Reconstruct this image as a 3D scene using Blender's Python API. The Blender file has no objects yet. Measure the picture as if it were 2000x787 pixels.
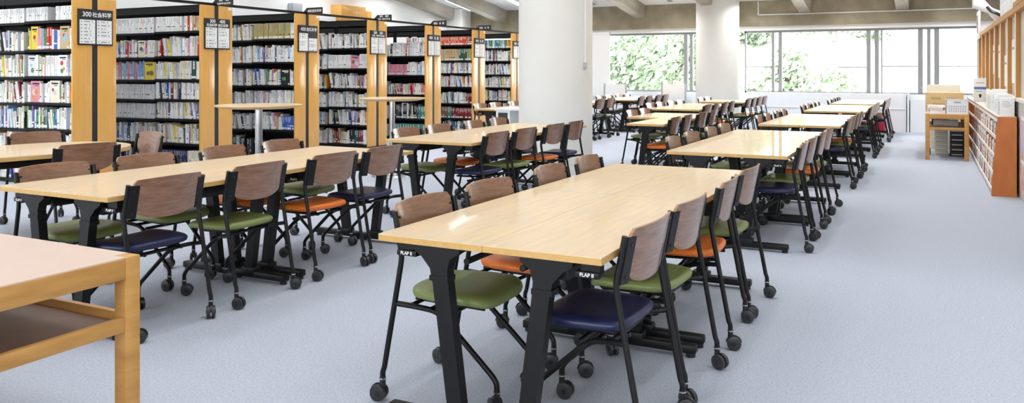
import bpy, bmesh, math, random
from mathutils import Vector, Matrix
C = bpy.context.scene.collection
SC = bpy.context.scene
PI = math.pi
R = math.radians
random.seed(7)

# ---------------------------------------------------------------- camera, world, light, exposure
F, YAW, HY, CAMZ = 1587.3, R(27.08), 140.3, 1.335
cd = bpy.data.cameras.new('camera'); cam = bpy.data.objects.new('camera', cd); C.objects.link(cam)
cam.location = (0, 0, CAMZ); cam.rotation_euler = (PI/2, 0, YAW)
cd.sensor_width = 36; cd.lens = F/2000*36; cd.shift_y = -(393.5-HY)/2000; cd.clip_end = 300; cd.clip_start = .05
SC.camera = cam
SC.view_settings.view_transform = 'Standard'; SC.view_settings.look = 'None'
SC.view_settings.gamma = 1; SC.view_settings.use_curve_mapping = False
SC.view_settings.exposure = 0.24
try:
    SC.cycles.use_denoising = True; SC.cycles.max_bounces = 7; SC.cycles.diffuse_bounces = 4
    SC.cycles.glossy_bounces = 3; SC.cycles.transparent_max_bounces = 12; SC.cycles.sample_clamp_indirect = 6
    SC.cycles.caustics_reflective = False; SC.cycles.caustics_refractive = False
except Exception: pass
SKY = 10.0; TUBE = 7.0; LAMP = 12.8
w = bpy.data.worlds.new('world'); SC.world = w; w.use_nodes = True
w.node_tree.nodes['Background'].inputs[0].default_value = (.93, .97, 1, 1)
w.node_tree.nodes['Background'].inputs[1].default_value = SKY

# ---------------------------------------------------------------- helpers
def lin(c): return tuple((x/255/12.92 if x/255 <= .04045 else ((x/255+.055)/1.055)**2.4) for x in c)
MATS = {}
def mat(name, rgb, rough=.5, metal=0, noise=0, scale=20, bump=0, coat=0, spec=.5, stretch=None, rgb2=None, emit=0):
    m = bpy.data.materials.new(name); m.use_nodes = True; nt = m.node_tree; b = nt.nodes['Principled BSDF']
    c = lin(rgb); b.inputs['Base Color'].default_value = (*c, 1); b.inputs['Roughness'].default_value = rough
    b.inputs['Metallic'].default_value = metal; b.inputs['Coat Weight'].default_value = coat
    b.inputs['Coat Roughness'].default_value = .05 if name == 'table_wood' else .12; b.inputs['Specular IOR Level'].default_value = spec
    if emit:
        b.inputs['Emission Color'].default_value = (*c, 1); b.inputs['Emission Strength'].default_value = emit
    if noise or bump:
        tc = nt.nodes.new('ShaderNodeTexCoord'); mp = nt.nodes.new('ShaderNodeMapping')
        if stretch: mp.inputs['Scale'].default_value = stretch
        nz = nt.nodes.new('ShaderNodeTexNoise'); nz.inputs['Scale'].default_value = scale; nz.inputs['Detail'].default_value = 4
        nt.links.new(tc.outputs['Object'], mp.inputs[0]); nt.links.new(mp.outputs[0], nz.inputs['Vector'])
        if noise:
            r = nt.nodes.new('ShaderNodeValToRGB')
            c2 = lin(rgb2) if rgb2 else tuple(x*(1-noise) for x in c)
            r.color_ramp.elements[0].position = .3; r.color_ramp.elements[1].position = .7
            r.color_ramp.elements[0].color = (*c2, 1); r.color_ramp.elements[1].color = (*c, 1)
            nt.links.new(nz.outputs['Fac'], r.inputs[0]); nt.links.new(r.outputs[0], b.inputs['Base Color'])
        if bump:
            bp = nt.nodes.new('ShaderNodeBump'); bp.inputs['Strength'].default_value = bump; bp.inputs['Distance'].default_value = .004
            nt.links.new(nz.outputs['Fac'], bp.inputs['Height']); nt.links.new(bp.outputs[0], b.inputs['Normal'])
    MATS[name] = m
    return m
M = MATS
mat('carpet', (192, 197, 207), 1, noise=.2, scale=95, bump=.5, spec=.1, rgb2=(167, 173, 186))
mat('white_paint', (251, 251, 250), .7, noise=.03, scale=3)
mat('column_paint', (230, 229, 223), .75, noise=.03, scale=2)
mat('ceiling_paint', (250, 250, 250), .8, noise=.03, scale=2)
mat('concrete', (166, 156, 133), .85, noise=.25, scale=3, rgb2=(138, 128, 106), bump=.2)
mat('beam_concrete', (190, 184, 172), .85, noise=.25, scale=3, rgb2=(150, 142, 126), bump=.2, stretch=(1, .3, 1))
mat('low_wall', (240, 243, 248), .6, noise=.02, scale=3)
mat('aluminium', (150, 152, 154), .5, 0, noise=.05, scale=30)
mat('table_wood', (207, 185, 155), .5, noise=.06, scale=6, stretch=(6, .6, 6), coat=.36, rgb2=(226, 196, 150))
mat('table_edge', (205, 164, 98), .4, noise=.12, scale=14, stretch=(3, 1, 3))
mat('black_steel', (14, 14, 15), .45, noise=.1, scale=30, spec=.35)
mat('shelf_steel', (20, 20, 21), .55, noise=.1, scale=20, spec=.3)
mat('walnut', (148, 105, 76), .4, noise=.3, scale=9, stretch=(9, 1, 9), coat=1, rgb2=(114, 78, 54))
mat('walnut_edge', (168, 128, 96), .5, noise=.2, scale=60, stretch=(1, 1, 6))
mat('vinyl_green', (126, 138, 80), .38, noise=.06, scale=60, bump=.12)
mat('vinyl_orange', (226, 116, 36), .38, noise=.06, scale=60, bump=.12)
mat('vinyl_navy', (25, 32, 70), .36, noise=.06, scale=60, bump=.12)
mat('caster_rubber', (46, 48, 50), .35, noise=.1, scale=40)
mat('caster_hood', (30, 31, 32), .3, noise=.1, scale=40)
mat('chrome', (210, 212, 215), .2, 1, noise=.03, scale=20)
mat('panel_wood', (230, 172, 80), .42, noise=.12, scale=5, stretch=(8, 8, .5), coat=1, rgb2=(222, 162, 70))
mat('oak', (206, 155, 86), .45, noise=.2, scale=5, stretch=(1.2, 1.2, 6), rgb2=(184, 132, 66), coat=.1)
mat('rack_wood', (206, 122, 52), .42, noise=.16, scale=5, stretch=(3, 3, .8), rgb2=(190, 104, 40), coat=.15)
mat('post_wood', (196, 136, 66), .5, noise=.15, scale=8, stretch=(6, 6, .6))
mat('desk_laminate', (212, 186, 168), .4, noise=.04, scale=8, coat=.15)
mat('shelf_brown', (150, 118, 98), .5, noise=.12, scale=8)
mat('sign_black', (34, 35, 38), .45, noise=.05, scale=20)
mat('sign_white', (245, 245, 242), .6, noise=.02, scale=20)
mat('ink_grey', (165, 165, 165), .7, noise=.1, scale=60)
mat('ink_black', (40, 40, 42), .7, noise=.1, scale=60)
mat('paper', (248, 246, 240), .8, noise=.05, scale=200, stretch=(1, 1, .02))
mat('white_plastic', (238, 239, 240), .4, noise=.02, scale=20)
mat('grey_plastic', (176, 180, 184), .5, noise=.03, scale=20)
mat('blue_grey', (150, 166, 190), .5, noise=.05, scale=8)
mat('dark_glass', (50, 52, 54), .2, noise=.1, scale=8)
mat('cardboard', (214, 182, 130), .75, noise=.08, scale=25)
mat('cardboard_pale', (238, 228, 206), .75, noise=.05, scale=25)
mat('label_blue', (92, 130, 186), .6, noise=.03, scale=20)
mat('file_cream', (226, 222, 202), .6, noise=.05, scale=30)
mat('file_black', (36, 36, 38), .5, noise=.1, scale=30)
mat('pink_red', (232, 64, 92), .6, noise=.04, scale=20)
mat('rack_lip', (240, 228, 218), .5, noise=.03, scale=20)
mat('frosted', (206, 202, 192), .5, noise=.05, scale=4)
mat('bark', (138, 142, 126), .9, noise=.3, scale=10)
mat('leaf', (142, 155, 136), .8, noise=.3, scale=1.2, rgb2=(122, 144, 112))
mat('leaf_pale', (160, 170, 150), .8, noise=.2, scale=1.2, rgb2=(138, 156, 124))
mat('outdoor_ground', (224, 222, 214), .9, noise=.08, scale=2)
mat('ceiling_lamp', (246, 250, 255), .5, noise=0, emit=TUBE)
mat('poster_blue', (178, 190, 222), .6, noise=.5, scale=9, rgb2=(232, 196, 196))
mat('poster_warm', (236, 214, 190), .6, noise=.5, scale=12, rgb2=(206, 150, 150))
mat('cover_teal', (70, 142, 136), .5, noise=.05, scale=30)
g = bpy.data.materials.new('glass'); g.use_nodes = True; nt = g.node_tree
for n in list(nt.nodes): nt.nodes.remove(n)
o_ = nt.nodes.new('ShaderNodeOutputMaterial'); mx = nt.nodes.new('ShaderNodeMixShader'); tr = nt.nodes.new('ShaderNodeBsdfTransparent'); gl = nt.nodes.new('ShaderNodeBsdfGlossy')
fr = nt.nodes.new('ShaderNodeFresnel'); fr.inputs[0].default_value = 1.3; gl.inputs['Roughness'].default_value = .02
nt.links.new(fr.outputs[0], mx.inputs[0]); nt.links.new(tr.outputs[0], mx.inputs[1]); nt.links.new(gl.outputs[0], mx.inputs[2]); nt.links.new(mx.outputs[0], o_.inputs[0])
M['glass'] = g

class MB:
    """Collects polygons with material slots and links them as one mesh object."""
    def __init__(s): s.v = []; s.f = []; s.m = []; s.mats = []
    def mi(s, m):
        if m not in s.mats: s.mats.append(m)
        return s.mats.index(m)
    def poly(s, pts, m):
        b = len(s.v); s.v += [tuple(p) for p in pts]; s.f.append(tuple(range(b, b+len(pts)))); s.m.append(s.mi(m))
    def hexa(s, p, m, top=None):
        """p: 8 points, bottom ring then top ring, counter-clockwise from above"""
        b = len(s.v); s.v += [tuple(q) for q in p]; k = s.mi(m)
        for f in ((3, 2, 1, 0), (4, 5, 6, 7), (0, 1, 5, 4), (1, 2, 6, 5), (2, 3, 7, 6), (3, 0, 4, 7)):
            s.f.append(tuple(b+i for i in f)); s.m.append(s.mi(top) if (top and f == (4, 5, 6, 7)) else k)
    def box(s, x0, x1, y0, y1, z0, z1, m, top=None, T=None):
        p = [(x0, y0, z0), (x1, y0, z0), (x1, y1, z0), (x0, y1, z0), (x0, y0, z1), (x1, y0, z1), (x1, y1, z1), (x0, y1, z1)]
        if T: p = [T @ Vector(q) for q in p]
        s.hexa(p, m, top)
    def bbox(s, x0, x1, y0, y1, z0, z1, m, r=.006, T=None, seg=2):
        """box with rounded edges"""
        bm = bmesh.new(); bmesh.ops.create_cube(bm, size=1)
        for v in bm.verts: v.co = Vector(((x0+x1)/2+v.co.x*(x1-x0), (y0+y1)/2+v.co.y*(y1-y0), (z0+z1)/2+v.co.z*(z1-z0)))
        bmesh.ops.bevel(bm, geom=bm.edges[:], offset=r, segments=seg, affect='EDGES', profile=.5)
        s.addbm(bm, m, T); bm.free()
    def addbm(s, bm, m, T=None):
        b = len(s.v); bm.verts.ensure_lookup_table(); k = s.mi(m)
        for i, v in enumerate(bm.verts): v.index = i; s.v.append(tuple(T @ v.co) if T else tuple(v.co))
        for f in bm.faces: s.f.append(tuple(b+v.index for v in f.verts)); s.m.append(k)
    def addmesh(s, me, m, T):
        b = len(s.v); k = s.mi(m)
        s.v += [tuple(T @ v.co) for v in me.vertices]
        for p in me.polygons: s.f.append(tuple(b+i for i in p.vertices)); s.m.append(k)
    def prism(s, pts, z0, z1, m, T=None, side=None):
        """polygon pts (x,y) extruded z0..z1"""
        n = len(pts); b = len(s.v)
        P = [(x, y, z0) for x, y in pts]+[(x, y, z1) for x, y in pts]
        if T: P = [tuple(T @ Vector(q)) for q in P]
        s.v += P; k = s.mi(m); kk = s.mi(side) if side else k
        s.f.append(tuple(b+i for i in reversed(range(n)))); s.m.append(k)
        s.f.append(tuple(b+n+i for i in range(n))); s.m.append(k)
        for i in range(n):
            j = (i+1) % n; s.f.append((b+i, b+j, b+n+j, b+n+i)); s.m.append(kk)
    def cyl(s, a, bb, r, m, n=12, r2=None):
        a = Vector(a); bb = Vector(bb); d = (bb-a); q = d.to_track_quat('Z', 'Y').to_matrix()
        b = len(s.v); r2 = r if r2 is None else r2; k = s.mi(m)
        for c, rr in ((a, r), (bb, r2)):
            for i in range(n):
                t = 2*PI*i/n; s.v.append(tuple(c+q @ Vector((rr*math.cos(t), rr*math.sin(t), 0))))
        for i in range(n):
            j = (i+1) % n; s.f.append((b+i, b+j, b+n+j, b+n+i)); s.m.append(k)
        s.f.append(tuple(b+i for i in reversed(range(n)))); s.m.append(k)
        s.f.append(tuple(b+n+i for i in range(n))); s.m.append(k)
    def lathe(s, prof, m, n=24, T=None):
        """profile [(r,z)] round Z"""
        b = len(s.v); k = s.mi(m)
        for r, z in prof:
            for i in range(n):
                t = 2*PI*i/n; p = Vector((r*math.cos(t), r*math.sin(t), z)); s.v.append(tuple(T @ p) if T else tuple(p))
        for a in range(len(prof)-1):
            for i in range(n):
                j = (i+1) % n; s.f.append((b+a*n+i, b+a*n+j, b+(a+1)*n+j, b+(a+1)*n+i)); s.m.append(k)
        s.f.append(tuple(b+i for i in reversed(range(n)))); s.m.append(k)
        e = b+(len(prof)-1)*n; s.f.append(tuple(e+i for i in range(n))); s.m.append(k)
    def tube(s, pts, r, m, n=10, fil=.03):
        """round tube along a polyline with rounded bends"""
        P = [Vector(p) for p in pts]; Q = [P[0]]
        for i in range(1, len(P)-1):
            a, b, c = P[i-1], P[i], P[i+1]
            l = min(fil, (a-b).length*.45, (c-b).length*.45)
            p0 = b+(a-b).normalized()*l; p2 = b+(c-b).normalized()*l
            for t in (0, .33, .67, 1): Q.append(p0*(1-t)**2+b*2*t*(1-t)+p2*t*t)
        Q.append(P[-1])
        k = s.mi(m); base = len(s.v); up = None
        for i, p in enumerate(Q):
            d = (Q[min(i+1, len(Q)-1)]-Q[max(i-1, 0)]).normalized()
            if up is None: up = d.orthogonal().normalized()
            up = (up-d*up.dot(d)).normalized(); sd = d.cross(up)
            for j in range(n):
                t = 2*PI*j/n; s.v.append(tuple(p+(up*math.cos(t)+sd*math.sin(t))*r))
        for i in range(len(Q)-1):
            for j in range(n):
                jj = (j+1) % n; s.f.append((base+i*n+j, base+i*n+jj, base+(i+1)*n+jj, base+(i+1)*n+j)); s.m.append(k)
        s.f.append(tuple(base+j for j in reversed(range(n)))); s.m.append(k)
        e = base+(len(Q)-1)*n; s.f.append(tuple(e+j for j in range(n))); s.m.append(k)
    def mesh(s, name, smooth=None):
        me = bpy.data.meshes.new(name); me.from_pydata(s.v, [], s.f)
        for m in s.mats: me.materials.append(M[m])
        me.polygons.foreach_set('material_index', s.m)
        if smooth is not None:
            me.polygons.foreach_set('use_smooth', [True]*len(me.polygons))
            me.update()
            try: me.set_sharp_from_angle(angle=R(smooth))
            except Exception: pass
        me.update(); return me
    def build(s, name, parent=None, smooth=None):
        o = bpy.data.objects.new(name, s.mesh(name, smooth)); C.objects.link(o)
        if parent: o.parent = parent
        return o

def tag(o, label=None, cat=None, group=None, kind=None):
    if label: o['label'] = label
    if cat: o['category'] = cat
    if group: o['group'] = group
    if kind: o['kind'] = kind
    return o
def thing(name, label, cat, loc=(0, 0, 0), rz=0, group=None):
    o = bpy.data.objects.new(name, None); C.objects.link(o); o.location = loc; o.rotation_euler = (0, 0, rz)
    o.empty_display_size = .1
    return tag(o, label, cat, group)
def copy_tree(o, parent=None):
    c = o.copy(); C.objects.link(c)
    if parent: c.parent = parent
    for ch in list(o.children): copy_tree(ch, c)
    return c
def struct(mb, name, parent=None, smooth=None):
    o = mb.build(name, parent, smooth)
    if not parent: o['kind'] = 'structure'
    return o
_tc = {}
def text_mesh(s, size, bold=0):
    key = (s, size, bold)
    if key in _tc: return _tc[key]
    cu = bpy.data.curves.new('lettering', 'FONT'); cu.body = s; cu.size = size; cu.align_x = 'CENTER'; cu.align_y = 'CENTER'; cu.offset = bold; cu.resolution_u = 3
    ob = bpy.data.objects.new('lettering', cu); C.objects.link(ob)
    dg = bpy.context.evaluated_depsgraph_get(); dg.update()
    me = bpy.data.meshes.new_from_object(ob.evaluated_get(dg)); bpy.data.objects.remove(ob); bpy.data.curves.remove(cu)
    _tc[key] = me; return me
TX = Matrix(((0, 0, 1, 0), (1, 0, 0, 0), (0, 1, 0, 0), (0, 0, 0, 1)))      # text read by someone facing -X: runs along +Y, up is Z, faces +X
TY = Matrix(((1, 0, 0, 0), (0, 0, -1, 0), (0, 1, 0, 0), (0, 0, 0, 1)))     # text runs along +X, faces -Y
ORD = ['first', 'second', 'third', 'fourth', 'fifth', 'sixth', 'seventh', 'eighth', 'ninth', 'tenth']
def ordn(n):
    return ORD[n-1] if n <= 10 else '%d%s' % (n, 'th' if 10 < n % 100 < 14 else {1: 'st', 2: 'nd', 3: 'rd'}.get(n % 10, 'th'))
CS, SN = math.cos(YAW), math.sin(YAW)
def proj(x, y, z):
    d = -SN*x+CS*y; r = CS*x+SN*y
    return 1000+F*r/d, HY-F*(z-CAMZ)/d, d

# ---------------------------------------------------------------- the room shell
XL, XR, YW, YB = -12.1, 4.2, 20.2, -3.5
SLOPE = .146
def ceilz(y): return 3.03+SLOPE*(YW-y)
b = MB(); b.box(XL-.3, XR+.3, YB, YW+.2, -.1, 0, 'carpet'); struct(b, 'floor')
b = MB(); b.hexa([(XL-.3, YB, ceilz(YB)), (XR+.3, YB, ceilz(YB)), (XR+.3, YW+.5, ceilz(YW+.5)), (XL-.3, YW+.5, ceilz(YW+.5)),
                  (XL-.3, YB, ceilz(YB)+.1), (XR+.3, YB, ceilz(YB)+.1), (XR+.3, YW+.5, ceilz(YW+.5)+.1), (XL-.3, YW+.5, ceilz(YW+.5)+.1)], 'ceiling_paint')
struct(b, 'ceiling')
def slopewall(name, x0, x1, m='white_paint'):
    b = MB(); b.hexa([(x0, YB, 0), (x1, YB, 0), (x1, YW+.3, 0), (x0, YW+.3, 0), (x0, YB, ceilz(YB)), (x1, YB, ceilz(YB)), (x1, YW+.3, ceilz(YW+.3)), (x0, YW+.3, ceilz(YW+.3))], m)
    return struct(b, name)
slopewall('wall_left', XL-.2, XL); slopewall('wall_right', XR, XR+.2)
b = MB(); b.box(XL-.3, XR+.3, YB-.2, YB, -.1, 1.3, 'white_paint'); b.box(XL-.3, XR+.3, YB-.2, YB, 2.4, ceilz(YB)+.1, 'white_paint')  # unseen wall; its open strip is added to let in front fill light
for i in range(6): b.box(XL-.3+i*3.3, XL+.1+i*3.3, YB-.2, YB, 1.3, 2.4, 'white_paint')
struct(b, 'wall_back')
# window wall: low wall, white soffit, concrete girder
b = MB(); b.box(XL, 1.02, YW, YW+.25, 0, .83, 'low_wall'); struct(b, 'wall_low')
b = MB(); b.box(1.02, XR, YW, YW+.25, 0, 2.45, 'white_paint'); struct(b, 'wall_far')
b = MB(); b.box(XL, XR, YW-.1, YW+.35, 2.43, 3.06, 'concrete'); struct(b, 'beam_window')
b = MB(); b.box(XL, 1.02, YW-.02, YW+.3, 2.33, 2.43, 'white_paint'); struct(b, 'trim_1')
for i, xb in enumerate((-12.0, -10.6, -8.62, -6.6, -4.6, -2.56, -.5, 1.55, 3.6)):
    w2 = .13; d0 = .32; b = MB()
    def zz(y, dz): return ceilz(y)-dz
    ya, yb = YB, YW-.1
    b.hexa([(xb-w2, ya, zz(ya, d0)), (xb+w2, ya, zz(ya, d0)), (xb+w2, yb, zz(yb, d0)), (xb-w2, yb, zz(yb, d0)),
            (xb-w2-.03, ya, zz(ya, 0)), (xb+w2+.03, ya, zz(ya, 0)), (xb+w2+.03, yb, zz(yb, 0)), (xb-w2-.03, yb, zz(yb, 0))], 'beam_concrete')
    struct(b, 'beam_%d' % (i+1))
def column(name, x, y, r, h):
    b = MB(); b.lathe([(r, 0), (r, h)], 'column_paint', 64, Matrix.Translation((x, y, 0))); return struct(b, name, smooth=40)
column('column_front', -4.5, 10.1, .5, ceilz(10.1)+.07)
column('column_far', -4.45, 19.45, .5, ceilz(19.5)+.03)
b = MB(); b.box(-12.1, -11.6, 19.6, 20.15, 0, 3.1, 'column_paint'); struct(b, 'column_corner')
# windows
def xat(u, y=YW):
    t = (u-1000)/F
    return (t*CS*y-SN*y)/(CS+t*SN)
def window(n, x0, x1, mull, rails, thin=()):
    root = bpy.data.objects.new('window_%d' % n, None); C.objects.link(root); root['kind'] = 'structure'
    z0, z1, y = .83, 2.33, YW+.1
    b = MB(); b.box(x0, x1, y-.03, y+.05, z0, z0+.04, 'aluminium'); b.box(x0, x1, y-.03, y+.05, z1-.05, z1, 'aluminium')
    b.box(x0, x0+.04, y-.03, y+.05, z0, z1, 'aluminium'); b.box(x1-.04, x1, y-.03, y+.05, z0, z1, 'aluminium')
    b.build('frame', root)
    for x, hw in mull:
        b = MB(); b.box(x-hw, x+hw, y-.05, y+.05, z0+.04, z1-.05, 'aluminium'); b.build('mullion', root)
    for xa, xb_, z in rails:
        b = MB(); b.box(xa, xb_, y-.02, y+.02, z-.012, z+.012, 'aluminium'); b.build('rail', root)
    xs = [x0]+sorted(x for x, _ in mull)+[x1]
    for a, c in zip(xs, xs[1:]):
        b = MB(); b.box(a, c, y+.01, y+.016, z0+.02, z1-.03, 'glass'); b.build('pane', root)
    return root
window(1, -11.6, -4.9, [(xat(1338), .045), (xat(1349), .035), (xat(1359), .02), (-7.95, .04), (-9.6, .04)], [])
window(2, -3.98, 1.0, [(xat(1509), .03), (xat(1523), .04), (xat(1696), .045), (xat(1712), .045), (xat(1722), .015), (xat(1797.5), .05), (xat(1814), .04), (xat(1829.5), .05)],
       [(-3.98, xat(1509), 1.46), (xat(1635), xat(1696), 1.44), (xat(1722), xat(1797), 1.46), (xat(1829), 1.0, 1.46)])
# white panelled convector casing under the right window
b = MB(); b.box(-3.85, -.42, 19.98, 20.19, 0, .845, 'low_wall'); b.box(-3.86, -.41, 19.965, 19.98, .5, .515, 'low_wall')
c_ = tag(b.build('convector_casing'), 'long pale grey convector casing under the far window', 'radiator casing')
b = MB(); b.box(-.4, -.36, 19.9, 20.18, 0, 1.02, 'low_wall'); tag(b.build('divider_panel'), 'thin pale upright divider at the end of the convector casing', 'divider')
b = MB(); b.box(-.34, .86, 19.95, 20.19, 0, .72, 'low_wall'); tag(b.build('low_cabinet'), 'pale grey low casing between divider and wood framed partition', 'cabinet')
b = MB(); b.box(xat(1155, 20.1)-.3, xat(1191, 20.1), 20.1, 20.14, .7, 2.36, 'sign_white'); b.cyl((xat(1155, 20.1)-.3, 20.12, 2.34), (xat(1191, 20.1), 20.12, 2.34), .03, 'sign_white')
tag(b.build('roller_blind'), 'white roller blind pulled down over the window beyond the big column', 'blind')
# conduit on the girder
b = MB(); xa = xat(1481, 20.08); b.tube([(xa, 20.08, 3.02), (xa, 20.08, 2.70), (.9, 20.08, 2.70)], .012, 'white_plastic', 8, .02)
tag(b.build('conduit'), 'thin pale conduit pipe along the concrete beam above the far windows', 'pipe')

# ---------------------------------------------------------------- right partition: panelled low wall, sill, posts, back glazing
PX = .87
b = MB(); b.box(PX, PX+.14, 6.0, YW, 0, 1.02, 'frosted'); struct(b, 'partition_low')
b = MB(); b.box(PX-.03, PX+.17, 6.0, YW, 1.02, 1.05, 'rack_lip'); struct(b, 'sill_partition')
b = MB(); b.box(PX-.02, PX+.14, 6.0, 17.9, 1.99, 2.05, 'post_wood'); b.box(PX-.025, PX+.2, 6., 10.6, 2.05, 2.10, 'post_wood'); struct(b, 'lintel_partition')
b = MB(); b.box(PX+.05, PX+.065, 6.0, 17.9, 1.05, 1.99, 'frosted'); struct(b, 'partition_panel')
for k in range(-4, 8):
    y = 10.62+1.05*k; b = MB(); b.box(PX+.002, PX+.05, y-.045, y+.045, 1.05, 1.99, 'post_wood'); b.box(PX, PX+.002, y-.045, y+.045, 1.05, 1.99, 'rack_lip')
    struct(b, 'partition_post_%d' % (k+5))

# ---------------------------------------------------------------- outside
b = MB(); b.box(-60, 40, YW+.5, 90, -1.2, -1, 'outdoor_ground'); struct(b, 'ground_outside')
b = MB(); b.hexa([(-60, 36, -1), (40, 36, -1), (40, 60, -1), (-60, 60, -1), (-60, 36.01, -1), (40, 36.01, -1), (40, 60, 6), (-60, 60, 6)], 'outdoor_ground')
b.hexa([(-60, 36, -1), (40, 36, -1), (40, 42, -1), (-60, 42, -1), (-60, 36.01, -.99), (40, 36.01, -.99), (40, 42, 3), (-60, 42, 3)], 'outdoor_ground'); struct(b, 'hill_outside')
b = MB(); b.box(-1.6, 3, 27, 27.2, -1, 1.02, 'outdoor_ground'); struct(b, 'wall_outside')
def tree(x, y, z, blobs, n, leafm, label, seed):
    rnd = random.Random(seed); root = thing('leafy_tree', label, 'tree', (x, y, z), 0, 'trees outside the windows')
    b = MB()
    for (bx, by, bz, br) in blobs:
        for _ in range(n):
            while True:
                p = Vector((rnd.uniform(-1, 1), rnd.uniform(-1, 1), rnd.uniform(-1, 1)))
                if .25 < p.length < 1: break
            p = Vector((bx, by, bz))+p*br
            s = rnd.uniform(.1, .22); a = Vector((rnd.gauss(0, 1), rnd.gauss(0, 1), rnd.gauss(0, 1))).normalized(); c = a.orthogonal().normalized(); d = a.cross(c)
            b.poly([p-c*s, p+d*s*.5, p+c*s, p-d*s*.5], leafm)
    b.build('foliage', root)
    t = MB(); t.tube([(0, 0, 0), (.1, .05, 1.5), (-.05, 0, 3)], .14, 'bark', 8)
    for (bx, by, bz, br) in blobs[:3]: t.tube([(-.02, 0, 2), (bx*.5, by*.5, bz*.6+1), (bx, by, bz)], .05, 'bark', 6)
    t.build('trunk', root); return root
B1_ = [(0, 0, 4.2, 1.7), (-1.5, .3, 3.2, 1.4), (1.4, -.2, 3.3, 1.5), (.3, .2, 5.6, 1.2), (-.6, 0, 2.2, 1.3), (.9, .3, 1.8, 1.2)]
B2_ = [(0, 0, 1.6, 1.3), (-1.2, .2, 1.2, 1.1), (1.2, 0, 1.1, 1.1), (.2, .1, 2.6, .9), (2., 0, .8, .9)]
tree(-11.9, 33, -1.2, B1_, 700, 'leaf', 'tall green tree seen through the window nearer the big column', 1)
tree(-10.9, 37.6, -.1, B1_, 700, 'leaf_pale', 'pale green tree seen through the window nearer the far column', 2)
tree(-4.0, 41.6, 2.8, B2_, 420, 'leaf', 'dark bush on the slope at the top of the middle window', 3)
tree(-9.5, 41.6, 2.6, B2_, 700, 'leaf', 'dark bush on the slope just beyond the far column', 4)
tree(-4.6, 30, -1.2, B2_, 700, 'leaf_pale', 'rounded pale shrub low in the middle window', 5)
tree(-3.5, 35.2, -1.5, B2_, 350, 'leaf_pale', 'smaller pale shrub behind the rounded one in the middle window', 6)
b = MB()
for i in range(5): b.cyl((-2.6+i*1.2, 33, -1), (-2.6+i*1.2, 33, 2.9), .03, 'grey_plastic', 8)
for z in (1.0, 1.9, 2.88): b.cyl((-2.6, 33, z), (2.2, 33, z), .015, 'grey_plastic', 6)
tag(b.build('net_fence'), 'pale high net fence posts outside the middle window', 'fence')

# ---------------------------------------------------------------- ceiling tubes, and louvered lamps added for light
LAMPS = {}
def bright_light():
    if 'b' not in LAMPS: ld = LAMPS['tube'].children[-1].data if False else [c for c in LAMPS['tube'].children if c.type == 'LIGHT'][0].data.copy(); ld.energy = LAMP*1.5; LAMPS['b'] = ld
    return LAMPS['b']
k = 0
bayn = ['with fluorescent tube beside the left wall', 'with fluorescent tube one bay from the left wall', 'added over the standing tables', 'added over the column row', 'added over the middle tables', 'added over the aisle tables', 'added over the right aisle', 'added beyond the partition']
for bi, xb in enumerate((-11.3, -9.6, -7.6, -5.6, -3.55, -1.5, .55, 2.6)):
    for j in range(8):
        y1 = 19.55-j*2.6; y0 = y1-1.25
        ang = math.atan(SLOPE)
        t = thing('ceiling_lamp', 'white lamp %s, %s from the window wall' % (bayn[bi], ordn(j+1)), 'ceiling light', (xb, (y0+y1)/2, ceilz((y0+y1)/2)-.006), 0, 'fluorescent tubes on the ceiling')
        t.rotation_euler = (-ang, 0, 0)
        key = 'tube' if bi < 2 else 'added_louver'  # only the left bays hold tubes; louvered lamps elsewhere are added to brighten
        if key not in LAMPS:
            b = MB(); b.box(-.07, .07, -.63, .63, -.05, .0, 'white_plastic')
            if key == 'added_louver':
                for sx in (-1, 1): b.box(sx*.068-.004, sx*.068+.004, -.63, .63, -.075, -.05, 'white_plastic')
            b.build('housing', t); b = MB()
            if key == 'tube': b.cyl((0, -.62, -.075), (0, .62, -.075), .022, 'ceiling_lamp', 10)
            else:
                for q in range(25): b.box(-.064, .064, -.6+q*.05-.002, -.6+q*.05+.002, -.075, -.052, 'grey_plastic')
            b.build('lamp' if key == 'tube' else 'added_louver', t, 40)
            ld = bpy.data.lights.new('lamp_light', 'AREA'); ld.shape = 'RECTANGLE'; ld.size = .12; ld.size_y = 1.2; ld.energy = LAMP; ld.color = (.97, .985, 1); ld.spread = R(144)
            lo = bpy.data.objects.new('lamp_light', ld); C.objects.link(lo); lo.parent = t; lo.location = (0, 0, -.16); lo.rotation_euler = (ang, 0, 0)
            LAMPS[key] = t
        else:
            for ch in LAMPS[key].children:
                c = ch.copy(); c.parent = t; C.objects.link(c)
                if c.type == 'LIGHT' and (j < 4 or bi == 0): c.data = bright_light()

# ---------------------------------------------------------------- chairs
def caster_mesh():
    b = MB()
    for s in (-1, 1):
        T = Matrix.Translation((-.016, s*.0135, .034)) @ Matrix.Rotation(PI/2, 4, 'X')
        b.lathe([(.026, -.0095), (.033, -.0075), (.034, 0), (.033, .0075), (.026, .0095)], 'caster_rubber', 18, T)
        T2 = Matrix.Translation((-.016, s*.024, .034)) @ Matrix.Rotation(-s*PI/2, 4, 'X')
        b.lathe([(.012, 0), (.01, .002)], 'caster_hood', 10, T2)
    # hood over the wheels and the stem socket
    prof = []
    for i in range(9):
        t = R(5+i*21); prof.append((-.016+.038*math.cos(t), .034+.038*math.sin(t)))
    inn = [(-.016+(x+.016)*.9, .034+(z-.034)*.9) for x, z in reversed(prof)]
    n = Matrix(((1, 0, 0, 0), (0, 0, 1, 0), (0, 1, 0, 0), (0, 0, 0, 1)))
    b.prism(prof+inn, -.004, .004, 'caster_hood', n)
    b.cyl((0, 0, .05), (0, 0, .098), .0125, 'caster_hood', 12)
    b.cyl((0, 0, .088), (0, 0, .094), .0145, 'chrome', 12)
    return b.mesh('caster', 35)
CASTER = caster_mesh()
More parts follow.
